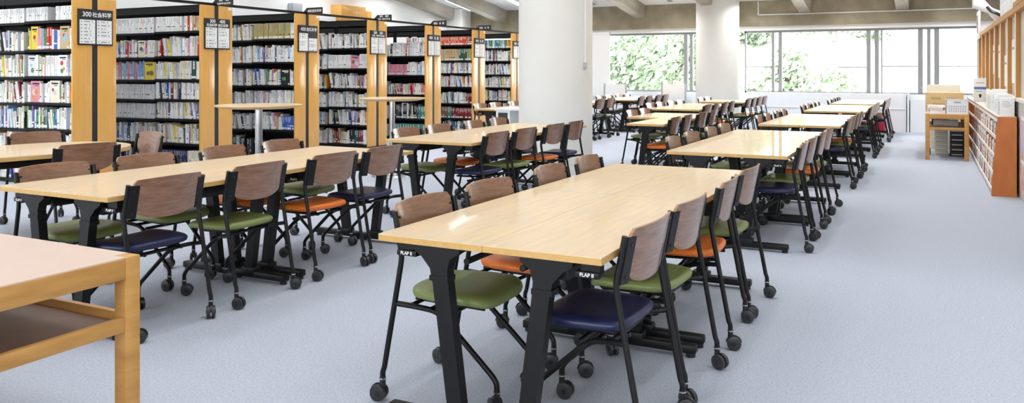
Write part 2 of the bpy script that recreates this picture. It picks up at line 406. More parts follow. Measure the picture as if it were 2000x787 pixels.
RX, FX, HW, FW = -.235, .25, .235, .165            # rear stem, front stem, half widths
def seat_mesh(m):
    b = MB(); n = 40; rows = []
    def ring(sc, z, dz=1):
        out = []
        for i in range(n):
            t = 2*PI*i/n; c, s = math.cos(t), math.sin(t); e = 2/4.6
            x = .03+.19*sc*math.copysign(abs(c)**e, c); y = .215*sc*math.copysign(abs(s)**e, s)
            y *= 1-.10*max(0, -(x-.03)/.19)
            zz_ = z - .022*dz*max(0, (x-.13)/.09)**2 + .012*dz*max(0, (-.1-x)/.06)**1.5 - .008*dz*(1-(y/.215)**2)*(1 if abs(x) < .2 else .4)
            out.append((x, y, zz_))
        return out
    for sc, z in ((.93, .42), (.985, .425), (1.0, .436), (.99, .447), (.95, .456), (.86, .462), (.65, .464), (.35, .463), (.08, .462)): rows.append(ring(sc, z))
    base = 0
    for r in rows: b.v += r
    k = b.mi(m)
    for a in range(len(rows)-1):
        for i in range(n):
            j = (i+1) % n; b.f.append((a*n+i, a*n+j, (a+1)*n+j, (a+1)*n+i)); b.m.append(k)
    b.f.append(tuple(reversed(range(n)))); b.m.append(b.mi('black_steel'))
    b.f.append(tuple((len(rows)-1)*n+i for i in range(n))); b.m.append(k)
    return b.mesh('seat', 60)
def backrest_mesh():
    # curved plywood: outline in (y, h) bent about a vertical axis and leaned back
    b = MB(); W2, H0, H1 = .212, .585, .80; nx, nz = 20, 10
    def edge(h):            # half width at height fraction
        f = (h-H0)/(H1-H0)
        if f < .45: return W2*(1-.20*(1-f/.45)**2.4)
        if f > .86: return W2*(1-.07*((f-.86)/.14)**2.2)
        return W2
    def P(iy, iz, side):
        f = iz/nz; t = iy/nx*2-1
        top = H1-.006*t*t; bot = H0+.030*abs(t)**3.0
        h = bot+(top-bot)*f; y = t*edge(H0+(H1-H0)*f)
        x = -.139-(h-.60)*.20-.012+ .034*(y/W2)**2-.034
        return (x+(.0055 if side else -.0055), y, h)
    for side in (0, 1):
        for iz in range(nz+1):
            for iy in range(nx+1): b.v.append(P(iy, iz, side))
    S = (nx+1)*(nz+1); k = b.mi('walnut'); ke = b.mi('walnut_edge')
    def I(iy, iz, s): return s*S+iz*(nx+1)+iy
    for iz in range(nz):
        for iy in range(nx):
            b.f.append((I(iy, iz, 0), I(iy, iz+1, 0), I(iy+1, iz+1, 0), I(iy+1, iz, 0))); b.m.append(k)
            b.f.append((I(iy, iz, 1), I(iy+1, iz, 1), I(iy+1, iz+1, 1), I(iy, iz+1, 1))); b.m.append(k)
    for iz in range(nz):
        b.f.append((I(0, iz, 0), I(0, iz, 1), I(0, iz+1, 1), I(0, iz+1, 0))); b.m.append(ke)
        b.f.append((I(nx, iz, 1), I(nx, iz, 0), I(nx, iz+1, 0), I(nx, iz+1, 1))); b.m.append(ke)
    for iy in range(nx):
        b.f.append((I(iy, 0, 0), I(iy+1, 0, 0), I(iy+1, 0, 1), I(iy, 0, 1))); b.m.append(ke)
        b.f.append((I(iy, nz, 1), I(iy+1, nz, 1), I(iy+1, nz, 0), I(iy, nz, 0))); b.m.append(ke)
    return b.mesh('backrest', 40)
def make_chair(name, m):
    t = thing(name, '', 'chair')
    def add(nm, me, par):
        o = bpy.data.objects.new(nm, me); C.objects.link(o); o.parent = par; return o
    if not hasattr(make_chair, 'S'):
        S = make_chair.S = {}
        S['backrest'] = backrest_mesh()
        for s in (-1, 1):
            b = MB()      # bracket plate behind the plywood with its two bolts
            T = Matrix.Translation((-.139-.018, s*.2085, .60)) @ Matrix.Rotation(R(-11.3), 4, 'Y') @ Matrix.Rotation(R(s*-12), 4, 'Z')
            b.bbox(-.006, .001, -.026, .026, 0, .172, 'black_steel', .002, T, 1)
            for z in (.028, .145): b.cyl(T @ Vector((-.009, 0, z)), T @ Vector((.019, 0, z)), .0055, 'caster_hood', 8)
            S['br', s] = b.mesh('back_bracket', 35)
            b = MB(); b.tube([(-.176, s*HW, .772), (-.141, s*HW, .60), (-.150, s*HW, .545), (RX+.008, s*HW, .135), (RX, s*HW, .118), (RX, s*HW, .09)], .0115, 'black_steel', 10, .05)
            S['rl', s] = b.mesh('rear_leg', 50)
            b = MB(); b.tube([(-.172, s*(HW-.004), .402), (-.10, s*.205, .392), (-.03, s*FW, .372), (.015, s*FW, .345), (.232, s*FW, .15), (FX, s*FW, .125), (FX, s*FW, .09)], .0115, 'black_steel', 10, .045)
            S['fl', s] = b.mesh('front_leg', 50)
        b = MB()
        for y in (-.115, .115):
            b.tube([(-.15, y, .398), (.17, y, .392)], .009, 'black_steel', 8)
            b.box(-.12, -.09, y-.012, y+.012, .398, .42, 'black_steel'); b.box(.12, .15, y-.012, y+.012, .392, .42, 'black_steel')
        for x, z, h in ((-.045, .379, FW), (.03, .36, FW), (-.115, .396, .2)):
            b.tube([(x, -h, z), (x, h, z)], .009, 'black_steel', 8)
        S['seat_rail'] = b.mesh('seat_rail', 50)
    S = make_chair.S
    add('seat', seat_mesh(m), t); add('backrest', S['backrest'], t); add('seat_rail', S['seat_rail'], t)
    for s in (-1, 1):
        add('back_bracket', S['br', s], t)
        o = add('rear_leg', S['rl', s], t); c = add('caster', CASTER, o); c.location = (RX, s*HW, 0)
        o = add('front_leg', S['fl', s], t); c = add('caster', CASTER, o); c.location = (FX, s*FW, 0)
    return t
PROTO = {}; USED = set(); crnd = random.Random(3)
SEAT = {'n': ('vinyl_navy', 'navy'), 'g': ('vinyl_green', 'green'), 'o': ('vinyl_orange', 'orange')}
def chair(x, y, rz, col, label, group='walnut-backed caster chairs'):
    if col not in PROTO: PROTO[col] = make_chair('caster_chair', SEAT[col][0])
    if col in USED: t = copy_tree(PROTO[col])
    else: t = PROTO[col]; USED.add(col)
    t.location = (x, y, 0); t.rotation_euler = (0, 0, rz+crnd.uniform(-.05, .05))
    t['label'] = label; t['group'] = group
    for leg in t.children:
        for c in leg.children: c.rotation_euler = (0, 0, crnd.uniform(-.8, .8))
    return t

# ---------------------------------------------------------------- flip-top tables
TL, TW, TZ = 1.33, .45, .72
def make_flap_table():
    t = thing('flip_table', '', 'table')
    b = MB(); b.box(-TW/2, TW/2, -TL/2+.0015, TL/2-.0015, TZ-.004, TZ, 'table_wood'); b.box(-TW/2, TW/2, -TL/2+.0015, TL/2-.0015, TZ-.026, TZ-.004, 'table_edge')
    b.build('tabletop', t)
    for s in (-1, 1):
        y = s*(TL/2-.075); hy = .024
        b = MB()
        def sec(x, z, hw): return [(x-hw, y-hy, z), (x+hw, y-hy, z), (x+hw, y+hy, z), (x-hw, y+hy, z)]
        secs = [(-.088, .045, .031), (-.02, .55, .034), (-.012, .6, .038), (.0, .64, .062), (.0, .665, .1), (.0, .694, .105)]
        for (xa, za, ha), (xb_, zb, hb) in zip(secs, secs[1:]): b.hexa(sec(xa, za, ha)+sec(xb_, zb, hb), 'black_steel')
        b.box(-.055, .025, y-hy-.004, y+hy+.004, .555, .575, 'black_steel')
        leg = b.build('leg', t)
        b = MB(); b.bbox(-.215, .222, y-.028, y+.028, .018, .06, 'black_steel', .009); b.bbox(-.14, -.03, y-.034, y+.034, .03, .085, 'black_steel', .01)
        for x in (-.19, .195): b.cyl((x, y, 0), (x, y, .02), .022, 'caster_hood', 12)
        b.build('foot', leg, 35)
    b = MB(); b.bbox(.03, .07, -TL/2+.09, TL/2-.09, .605, .66, 'black_steel', .006); b.build('beam', t, 35)
    b = MB(); b.cyl((-.11, -TL/2+.09, .63), (-.11, TL/2-.09, .63), .012, 'black_steel', 10)
    for q in (-.32, 0, .32): b.box(-.115, -.1, q-.01, q+.01, .63, .695, 'black_steel')
    b.build('wire_rail', t, 40)
    for s in (-1, 1):
        y = s*(TL/2-.10)
        b = MB(); b.bbox(.10, .19, y-.03, y+.03, .628, .651, 'black_steel', .005); b.box(.12, .19, y-.02, y+.02, .651, .694, 'black_steel')
        lv = b.build('flap_lever', t, 35)
        me = text_mesh('FLAP II', .018, .0004); q = MB(); yy = y+s*.0302
        T = Matrix.Translation((.145, yy, .639)) @ (TY if s < 0 else Matrix.Rotation(PI, 4, 'Z') @ TY); q.addmesh(me, 'sign_white', T); q.build('lettering', lv)
    return t
TP = make_flap_table(); tused = [False]
def table(x, y, flip, label, group):
    if tused[0]: t = copy_tree(TP)
    else: t = TP; tused[0] = True
    t.location = (x, y, 0); t.rotation_euler = (0, 0, PI if flip else 0); t['label'] = label; t['group'] = group
OFFR, OFFL = (.37, .94, 1.66, 2.23), (.42, 1.0, 1.73, 2.31)
def block(name, x0, y0, rseats, lseats, rname, lname, offr=OFFR, offl=OFFL, rows=2, left=None, right=None):
    """block of flip tables two wide; right units feet to +X"""
    grp = 'flip-top tables of the '+name
    for r in range(rows):
        pos = ('near', 'far')[r] if rows == 2 else 'only'
        if left is None or r in left: table(x0+TW/2, y0+TL*(r+.5), True, 'light wood flip-top table, %s one on %s of %s' % (pos, lname, name), grp)
        if right is None or r in right: table(x0+TW*1.5+.002, y0+TL*(r+.5), False, 'light wood flip-top table, %s one on %s of %s' % (pos, rname, name), grp)
    for i, s in enumerate(rseats):
        if s != '-': chair(x0+2*TW-.13, y0+offr[i], PI, s, '%s seated chair, %s from near end, %s of %s' % (SEAT[s][1], ordn(i+1), rname, name), 'chairs around the '+name)
    for i, s in enumerate(lseats):
        if s != '-': chair(x0+.12, y0+offl[i], 0, s, '%s seated chair, %s from near end, %s of %s' % (SEAT[s][1], ordn(i+1), lname, name), 'chairs around the '+name)
block('foreground table block', -1.86, 2.52, 'ngog', 'gong', 'open aisle side', 'bookcase side', OFFR, OFFL)
block('second block of aisle row', -1.81, 6.185, 'ngog', 'nogn', 'open aisle side', 'bookcase side')
block('third block of aisle row', -1.78, 9.86, 'ngon', 'gnog', 'open aisle side', 'bookcase side')
block('fourth block of aisle row', -1.75, 13.56, 'ngno', 'ognn', 'open aisle side', 'bookcase side')
block('last aisle block before windows', -1.68, 16.81, 'ngon', 'ngog', 'open aisle side', 'bookcase side')
block('long block beside oak desk', -4.476, 2.64, 'ngon', 'ggog', 'middle side', 'bookcase side', (.315, .96, 1.66, 2.21), (.37, .99, 1.66, 2.25))
block('block before big column', -4.404, 6.078, 'ngon', 'gonn', 'middle side', 'bookcase side', (.38, .97, 1.66, 2.2))
block('middle block with missing table', -3.65, 9.25, 'ogng', '--gg', 'aisle row side', 'bookcase side', offr=(.33, .89, 1.66, 2.23), left=(1,))
block('second middle block', -4.2, 13.15, 'gnog', 'gnog', 'aisle row side', 'bookcase side')
block('middle block before far column', -4.22, 16.75, 'gogn', 'gn--', 'aisle row side', 'bookcase side', rows=1, offr=(.35, .95, 1.6, 2.2))
block('block behind white cabinet', -6.71, 11.73, '--', 'gno', 'column side', 'wall side', rows=1, offl=(.32, .88, 1.57))
block('block behind big column', -6.76, 13.6, 'gnng', 'ogog', 'column side', 'wall side')
block('far block below window blind', -6.6, 17.0, 'gngn', 'ngno', 'column side', 'wall side')

# ---------------------------------------------------------------- round-ended table and its chairs
t = thing('round_ended_table', 'light wood table with a rounded end in front of the first bookcases', 'table', (-6.32, 4.22, 0), R(-10))
pts = [(-.54, -1.5), (.54, -1.5)]+[(.54*math.cos(R(a)), .54*math.sin(R(a))) for a in range(0, 181, 6)]
b = MB(); b.prism(pts, TZ-.005, TZ, 'table_wood'); b.prism(pts, TZ-.032, TZ-.005, 'table_edge'); b.build('tabletop', t)
for yy in (.28, -1.1):
    b = MB(); b.hexa([(-.04, yy-.03, .05), (.04, yy-.03, .05), (.04, yy+.03, .05), (-.04, yy+.03, .05), (-.06, yy-.03, .6), (.06, yy-.03, .6), (.06, yy+.03, .6), (-.06, yy+.03, .6)], 'black_steel')
    b.hexa([(-.06, yy-.03, .6), (.06, yy-.03, .6), (.06, yy+.03, .6), (-.06, yy+.03, .6), (-.3, yy-.03, .688), (.3, yy-.03, .688), (.3, yy+.03, .688), (-.3, yy+.03, .688)], 'black_steel')
    lg = b.build('leg', t); b = MB(); b.bbox(-.31, .31, yy-.03, yy+.03, .0, .05, 'black_steel', .01); b.build('foot', lg, 35)
b = MB(); b.bbox(-.025, .025, -1.08, .26, .58, .64, 'black_steel', .006); b.build('beam', t, 35)
chair(-6.92, 4.50, R(-12), 'g', 'chair at the wall side of the round-ended table, front of backrest showing', 'chairs around the round-ended table')
chair(-5.82, 4.05, R(168), 'g', 'chair at the round-ended table with its back to the long block', 'chairs around the round-ended table')
chair(-6.24, 4.83, R(-102), 'o', 'chair turned side-on at the rounded end of the table', 'chairs around the round-ended table')

# ---------------------------------------------------------------- standing tables
for i, (x, y, lab) in enumerate(((-6.01, 6.14, 'tall round standing table before the bookcase with the 300 and 400 sign'), (-6.1, 8.56, 'tall round standing table before the bookcase with the 500 sign'))):
    t = thing('standing_table', lab, 'table', (x, y, 0), 0, 'tall round tables along the bookcases')
    b = MB(); b.lathe([(.33, .968), (.40, .982), (.425, .99), (.425, 1.0)], 'table_edge', 48); b.lathe([(.425, 1.0), (.422, 1.004)], 'table_wood', 48); b.build('tabletop', t, 30)
    b = MB(); b.lathe([(.036, .02), (.036, .968)], 'chrome', 24); b.build('pole', t, 40)
    b = MB(); b.lathe([(.26, 0), (.26, .008), (.24, .016), (.06, .026), (.045, .04)], 'chrome', 40); b.build('base', t, 30)

# ---------------------------------------------------------------- oak desks
def oak_desk(x0, x1, y0, y1, zt, label, lw, rz0, rz1, shelf=True):
    cx, cy = (x0+x1)/2, (y0+y1)/2; t = thing('oak_desk', label, 'desk', (cx, cy, 0)); hx, hy = (x1-x0)/2, (y1-y0)/2
    for sx in (-1, 1):
        for sy in (-1, 1):
            b = MB(); b.bbox(sx*hx-(lw if sx > 0 else 0), sx*hx+(lw if sx < 0 else 0), sy*hy-(lw if sy > 0 else 0), sy*hy+(lw if sy < 0 else 0), 0, zt, 'oak', .003); b.build('leg', t, 35)
    for sx in (-1, 1):
        b = MB(); xx = sx*(hx-.014); b.bbox(xx-.013, xx+.013, -hy+lw, hy-lw, zt-.075, zt-.004, 'oak', .002); b.build('apron', t, 35)
        b = MB(); b.bbox(xx-.012, xx+.012, -hy+lw, hy-lw, rz0, rz1, 'oak', .003); b.build('stretcher', t, 35)
    for sy in (-1, 1):
        b = MB(); yy = sy*(hy-.014); b.bbox(-hx+lw, hx-lw, yy-.013, yy+.013, zt-.075, zt-.004, 'oak', .002); b.build('apron', t, 35)
        b = MB(); b.bbox(-hx+lw, hx-lw, yy-.012, yy+.012, rz0, rz1, 'oak', .003); b.build('stretcher', t, 35)
    b = MB(); b.box(-hx+lw, hx-lw, -hy+.003, -hy+lw, zt-.02, zt, 'desk_laminate'); b.box(-hx+lw, hx-lw, hy-lw, hy-.003, zt-.02, zt, 'desk_laminate'); b.box(-hx+.003, hx-.003, -hy+lw, hy-lw, zt-.02, zt, 'desk_laminate'); b.build('tabletop', t)
    if shelf:
        b = MB(); b.box(-hx+.03, hx-.03, -hy+.03, hy-.03, rz0+.005, rz0+.02, 'shelf_brown'); b.build('shelf', t)
    return t
oak_desk(-4.0, -2.44, .05, 1.93, .70, 'large oak desk with pinkish top and brown undershelf in the near corner', .058, .445, .495)
oak_desk(-.03, .55, 13.85, 15.45, .70, 'small oak desk loaded with a carton and basket beside the slanted rack', .06, .455, .50)

# ---------------------------------------------------------------- bookcases
BX, BY, BS, BW, BH = -8.708, 9.659, 1.836, .565, 2.243
BAY = .88
SHELF = {-2: [1.936, 1.598, 1.284, .973, .667, .35, .06], -1: [1.892, 1.551, 1.234, .96, .69, .357, .06], 0: [1.852, 1.49, 1.126, .774, .426, .06],
         1: [1.755, 1.397, 1.044, .712, .397, .06], 2: [1.648, 1.273, .889, .412, .06], 3: [1.917, 1.58, 1.305, 1.008, .648, .325, .06], 4: [1.897, 1.594, 1.271, .966, .653, .34, .06]}
SIGNS = {-2: ('300', '社会科学', 1), -1: ('300    400', '社会科学 自然科学', 2), 0: ('400', '自然科学', 1), 1: ('500    600', '技術・家政学 産 業', 2), 2: ('800', '言  語', 1), 3: ('900', '文  学', 1), 4: ('900', '文  学', 1)}
BNAME = {-2: 'bookcase with 300 sign', -1: 'bookcase with 300-400 sign', 0: 'bookcase with 400 sign', 1: 'bookcase with 500 sign', 2: 'bookcase with 800 sign', 3: 'bookcase with 900 sign', 4: 'last bookcase by the column'}
def bookcase(k):
    y0 = BY+k*BS; t = thing('bookcase', 'black steel %s on its wood end panel' % BNAME[k] if k < 4 else 'black steel bookcase with wood end panel half behind the big column', 'bookcase', (BX, y0, 0), 0, 'bookcase row')
    nb = 3; L = nb*BAY
    for s in (0, 1):       # two wood leaves of the end panel
        b = MB(); a = s*(BW/2+.035); b.bbox(-.022, 0, a, a+BW/2-.035, .02, BH, 'panel_wood', .003); b.build('end_panel', t, 35)
    b = MB(); b.box(-.03, -.004, BW/2-.035, BW/2+.035, .0, BH, 'sign_black'); b.box(-.03, .002, 0, BW, 0, .02, 'sign_black'); b.build('channel_strip', t)
    for j in range(nb+1):
        for yy in (.008, BW-.028):
            b = MB(); x = -.024-j*BAY; b.box(x-.035, x, yy+.24*(1 if yy < .1 else -1), yy+.02+.24*(1 if yy < .1 else -1), .0, BH, 'shelf_steel'); b.build('upright', t)
    b = MB(); b.box(-.024-L, -.024, BW/2-.004, BW/2+.004, .02, SHELF[k][0]+.0, 'shelf_steel'); b.build('back_panel', t)  # dark sheet added inside the open case to turn its gaps black
    b = MB(); b.box(-.024-L, -.024, .01, .03, BH-.1, BH, 'shelf_steel'); b.box(-.024-L, -.024, BW-.03, BW-.01, BH-.1, BH, 'shelf_steel'); b.box(-.024-L, -.024, .01, BW-.01, BH-.012, BH, 'shelf_steel'); b.build('top_frame', t)
    for j in range(nb):
        for z in SHELF[k]:
            xa, xb_ = -.024-(j+1)*BAY+.001, -.024-j*BAY-.001; zz_ = z-(.012 if j == 1 else 0)
            b = MB(); b.box(xa, xb_, .012, BW-.012, zz_-.022, zz_, 'shelf_steel'); b.box(xa, xb_, .008, .012, zz_-.03, zz_, 'shelf_steel'); b.build('shelf', t)
    b = MB(); b.box(-.024-L, -.024, .02, BW-.02, 0, .03, 'shelf_steel'); b.build('plinth', t)
    return t
def sign_board(k):
    y0 = BY+k*BS; head, sub, n = SIGNS[k]
    t = thing('class_sign', 'black framed %s sign board with white cards on the bookcase end' % (head.split()[0]+(' and '+head.split()[1] if n == 2 else '')) if k < 4 else 'half hidden class sign board beside the big column', 'sign', (BX+.002, y0+BW/2, 0), 0, 'class sign boards on the bookcase ends')
    w2, z0, z1 = .225, 1.645, 2.065
    b = MB(); b.bbox(0, .016, -w2, w2, z0, z1, 'sign_black', .003); b.build('board', t, 35)
    hb = z1-.125
    for s, ya, yb in ((0, -w2+.018, -.01), (1, .01, w2-.018)):
        zt = hb-(.075 if (k == 0 and s == 1) else 0)
        b = MB(); b.box(.016, .019, ya, yb, z0+.018, zt, 'sign_white'); n_ = 7
        for i in range(1, n_):
            zq = z0+.018+(zt-z0-.018)*i/n_; b.box(.019, .0194, ya, yb, zq-.001, zq+.001, 'ink_grey')
        rn = random.Random(k*9+s)
        for i in range(n_):
            zq = z0+.018+(zt-z0-.018)*(i+.5)/n_; y = ya+.012
            if rn.random() < .75:
                for ln in (.022, rn.uniform(.02, .09), .018):
                    b.box(.019, .0194, y, min(y+ln, yb-.006), zq-.007, zq+.007, 'ink_grey'); y += ln+.02
                    if y > yb-.03: break
        b.build('card', t)
    b = MB()
    if n == 1:
        b.addmesh(text_mesh(head, .078, .0012), 'sign_white', Matrix.Translation((.0165, -.115, z1-.063)) @ TX); b.addmesh(text_mesh(sub, .062, .0012), 'sign_white', Matrix.Translation((.0165, .08, z1-.066)) @ TX)
    else:
        b.addmesh(text_mesh(head, .066, .0012), 'sign_white', Matrix.Translation((.0165, 0, z1-.04)) @ TX); b.addmesh(text_mesh(sub, .046 if len(sub) < 10 else .042, .001), 'sign_white', Matrix.Translation((.0165, 0, z1-.095)) @ TX)
    b.build('lettering', t)
    # flag sign standing out over the aisle
    if k > -2 and k < 4:
        f = thing('flag_sign', 'black %s flag sign standing out above its bookcase end' % (head.split()[0]+(' and '+head.split()[1] if n == 2 else '')), 'sign', (BX, y0+BW/2, BH-.004), 0, 'flag signs above the bookcase ends')
        pr = [(-.06, .05), (-.03, .075), (.0, .105), (.30, .105), (.30, .0), (.003, .0), (.003, .042), (-.06, .042)]
        b = MB(); b.prism(pr, -.012, .012, 'sign_black', Matrix(((1, 0, 0, 0), (0, 0, 1, 0), (0, 1, 0, 0), (0, 0, 0, 1)))); b.build('plate', f)
        b = MB()
        if n == 1:
            b.addmesh(text_mesh(head, .06, .001), 'sign_white', Matrix.Translation((.06, -.013, .05)) @ TY); b.addmesh(text_mesh(sub, .046, .001), 'sign_white', Matrix.Translation((.20, -.013, .05)) @ TY)
        else:
            b.addmesh(text_mesh(head, .046, .001), 'sign_white', Matrix.Translation((.15, -.013, .077)) @ TY); b.addmesh(text_mesh(sub, .03, .0008), 'sign_white', Matrix.Translation((.15, -.013, .028)) @ TY)
        b.build('lettering', f)
for k in range(-2, 5): bookcase(k); sign_board(k)
for k in range(-2, 5):
    y0 = BY+k*BS; b = MB(); b.box(BX+.001, BX+.003, y0+BW-.075, y0+BW-.015, BH-.05, BH-.012, 'sign_white')
    tag(b.build('sticker'), 'small white sticker high on the end of the '+BNAME[k], 'sticker', 'white stickers on the bookcase ends')
b = MB(); b.box(BX-.05, BX-.005, BY-4*BS, BY+4*BS+BW, BH+.001, BH+.035, 'shelf_steel'); tag(b.build('tie_rail'), 'long black tie rail joining the tops of the bookcases', 'rail')
f = thing('flag_sign', 'small black 700 flag sign hanging in the gap above the books', 'sign', (-10.2, BY+.28, 2.02), 0)
b = MB(); b.box(-.16, .14, -.01, .01, 0, .115, 'sign_black'); b.cyl((-.1, 0, .115), (-.1, 0, .2108), .004, 'sign_black', 6); b.cyl((.1, 0, .115), (.1, 0, .2108), .004, 'sign_black', 6); b.build('plate', f)
b = MB(); b.addmesh(text_mesh('700  芸 術', .055, .001), 'sign_white', Matrix.Translation((-.01, -.0105, .06)) @ TY); b.build('lettering', f)

# ---------------------------------------------------------------- books
PAL = {'white': (250, 250, 248), 'cream': (242, 234, 214), 'grey': (204, 206, 208), 'light grey': (232, 233, 234), 'dark grey': (86, 88, 92), 'black': (38, 38, 42), 'red': (198, 52, 48), 'dark red': (132, 42, 46),
       'orange': (226, 150, 50), 'vermilion': (214, 90, 52), 'yellow': (238, 212, 70), 'green': (92, 150, 84), 'dark green': (44, 84, 70), 'teal': (56, 140, 134), 'blue': (62, 98, 178), 'light blue': (150, 186, 220),
       'navy': (44, 52, 96), 'purple': (124, 96, 156), 'pink': (230, 150, 168), 'brown': (136, 100, 72), 'tan': (204, 178, 132), 'olive': (176, 164, 104)}
for n_, c_ in PAL.items(): mat('cover_'+n_.replace(' ', '_') if 'cover_'+n_.replace(' ', '_') not in M else 'cover2_'+n_, c_, .5, noise=.04, scale=12)
def cov(n): return 'cover_'+n.replace(' ', '_')
MIX = ['white']*30+['cream']*12+['light grey']*11+['grey']*8+['red', 'dark red', 'blue', 'light blue', 'light blue', 'green', 'yellow', 'pink', 'orange', 'teal', 'purple', 'dark grey', 'dark grey', 'black', 'black', 'navy', 'brown', 'tan', 'tan', 'dark green']
COLR = ['white']*10+['cream']*4+['yellow', 'pink', 'green', 'red', 'red', 'blue', 'light blue', 'orange', 'purple', 'green', 'teal', 'grey', 'dark red']
DARK = ['dark grey']*5+['black']*4+['grey']*4+['white']*3+['teal', 'navy', 'blue', 'dark green']
SET = {  # (bookcase, bay, shelf): runs of (colour or palette, count or None for the rest, thickness, height)
 (-2, 0, 0): [('white', 14, .022, .235), ('gap', 5, .03, 0), ('light grey', None, .02, .245)], (-2, 1, 0): [('white', None, .02, .24)],
 (-2, 0, 1): [('white', 3, .026, .235), ('face:tan', 1, .17, .265), ('white', 2, .025, .22), ('blue', 1, .05, .22), ('cream', 2, .025, .235), ('red', 2, .045, .26), ('green', 2, .024, .23), ('light blue', 1, .03, .24), ('pink', 3, .028, .25), ('face:yellow', 1, .13, .275), (MIX, None, .027, .25)], (-2, 0, 2): [(MIX, 4, .026, .24), ('face:white', 1, .17, .245), ('white', 8, .026, .24), ('pink', 1, .02, .22), (COLR, 5, .026, .24), ('face:light grey', 1, .15, .24), (MIX, None, .026, .25)], (-2, 0, 3): [(MIX, 9, .026, .24), ('face:cream', 1, .17, .26), (MIX, 6, .024, .23), ('face:pink', 1, .19, .255), (MIX, None, .027, .25)], (-2, 0, 4): [(COLR, None, .026, .24)],
 (-1, 1, 0): [('white', 2, .02, .2), ('cream', 9, .022, .2), ('blue', 2, .022, .205), ('light blue', 3, .022, .205), ('orange', 10, .021, .24), ('white', None, .03, .245)][::-1],
 (-1, 1, 1): [('white', 5, .024, .24), ('pink', 1, .05, .22), ('face:cream', 1, .15, .24), (MIX, None, .025, .23)],
 (-1, 0, 0): [('tan', 4, .03, .2), ('red', 1, .025, .24), (COLR, 8, .022, .24), ('white', None, .022, .23)], (-1, 0, 2): [('white', 3, .024, .24), ('dark green', 1, .09, .26), ('light grey', 2, .03, .25), ('cream', 7, .022, .25), (MIX, None, .028, .23)],
 (-1, 1, 3): [('light grey', None, .016, .21)], (-1, 1, 4): [('light grey', None, .017, .21)], (-1, 1, 2): [('face:yellow', 1, .2, .25), (['light blue', 'pink', 'grey', 'light blue'], None, .02, .25)],
 (-1, 0, 6): [('cream', 14, .016, .2), ('navy', None, .014, .2)], (-1, 1, 6): [(['navy', 'light grey', 'navy'], None, .014, .2)],
 (0, 0, 0): [('white', 3, .03, .24), ('olive', None, .03, .26)], (0, 0, 4): [('blue', 10, .025, .22), (MIX, None, .03, .25)], (0, 0, 5): [(['navy', 'blue', 'light grey', 'black'], None, .024, .2)], (0, 1, 5): [(DARK, None, .024, .25)],
 (0, 0, 2): [(MIX, 3, .03, .22), ('face:black', 1, .18, .25), (COLR, None, .025, .24)],
 (1, 0, 0): [(MIX, None, .024, .24)], (1, 0, 1): [('light grey', 10, .016, .25), ('face:pink', 1, .2, .22), ('white', None, .022, .24)],
 (1, 0, 5): [('white', 3, .03, .25), ('dark red', 3, .035, .25), ('dark green', 2, .04, .25), (['cream', 'dark red', 'white', 'tan', 'black'], None, .03, .25)],
 (2, 0, 1): [(MIX, 16, .024, .25), ('pink', None, .02, .21)], (2, 0, 2): [('pink', 3, .02, .18), (COLR, None, .022, .2)], (2, 0, 3): [('teal', 4, .035, .25), (['cream', 'dark grey', 'white', 'black'], None, .026, .28)], (2, 0, 4): [('teal', None, .06, .25)],
 (3, 0, 0): [('dark red', 3, .03, .25), ('vermilion', None, .028, .25)], (3, 0, 1): [('olive', 4, .03, .25), ('dark green', 4, .05, .26), ('tan', None, .03, .25)], (3, 0, 4): [('dark red', 5, .03, .23), (MIX, None, .025, .23)], (3, 0, 5): [('dark red', 18, .028, .23), ('teal', 3, .03, .25), ('brown', None, .03, .25)], (3, 0, 6): [(DARK, None, .03, .22)],
 (4, 0, 0): [('orange', 4, .025, .22), (['light grey', 'blue', 'light blue', 'white', 'teal', 'green'], None, .022, .23)]}
books = []       # (size on the picture, spec)
brnd = random.Random(11)
def fill(k, bay, si):
    y0 = BY+k*BS; z = SHELF[k][si]-(.012 if bay == 1 else 0)
    zlim = (SHELF[k][si-1] if si else BH-.1)-z-.045
    x = BX-.024-bay*BAY-(.004 if bay == 0 else .036); xend = BX-.024-(bay+1)*BAY+.004
    n = 0; runs = SET.get((k, bay, si), [(MIX, None, .026, .25)])
    gapleft = brnd.random() < .25
    lean = 0
    for colr, cnt, th, hh in runs:
        i = 0
        while (cnt is None or i < cnt):
            tk = th*(brnd.uniform(.6, 1.6) if isinstance(colr, list) else brnd.uniform(.95, 1.05))
            if colr == 'gap': x -= tk; i += 1; continue
            h = min(hh*(brnd.uniform(.8, 1.1) if isinstance(colr, list) else brnd.uniform(.985, 1.01)), zlim)
            if lean == 0 and isinstance(colr, list) and brnd.random() < .05: lean = brnd.randint(3, 6); la = R(brnd.uniform(5, 13))
            a = 0
            if lean > 0: a = la; lean -= 1
            if a: tk0 = tk/math.cos(a)+.002
            if x-tk-(h*math.sin(a)+.01 if a else 0) < xend: return
            c = brnd.choice(colr) if isinstance(colr, list) else colr
            face = c.startswith('face:'); c = c.replace('face:', '')
            n += 1; dep = .03 if face else brnd.uniform(.15, .2); yf = y0+.022+brnd.uniform(0, .018)
            u, v, d = proj(x-tk/2, yf, z+h/2)
            books.append(((tk*h/d**2), dict(face=face, k=k, bay=bay, si=si, n=n, x=x, y=yf, z=z+.0007+tk*math.sin(a), tk=tk, h=h, dep=dep, a=a, c=c, u=u, v=v, lab=brnd.random() < .8, tt=brnd.random(), tc=brnd.choice(['ink_black', 'ink_black', 'cover_red', 'cover_blue', 'cover_green', 'ink_grey', 'cover_grey']))))
            x -= (tk0 if a else tk)+brnd.uniform(.0003, .0015); i += 1
            if isinstance(colr, list) and brnd.random() < .015: x -= brnd.uniform(.02, .07)
            if lean == 0 and a: x -= h*math.sin(a)+.004
for k in range(-2, 5):
    for bay in (0, 1):
        for si in range(len(SHELF[k])): fill(k, bay, si)
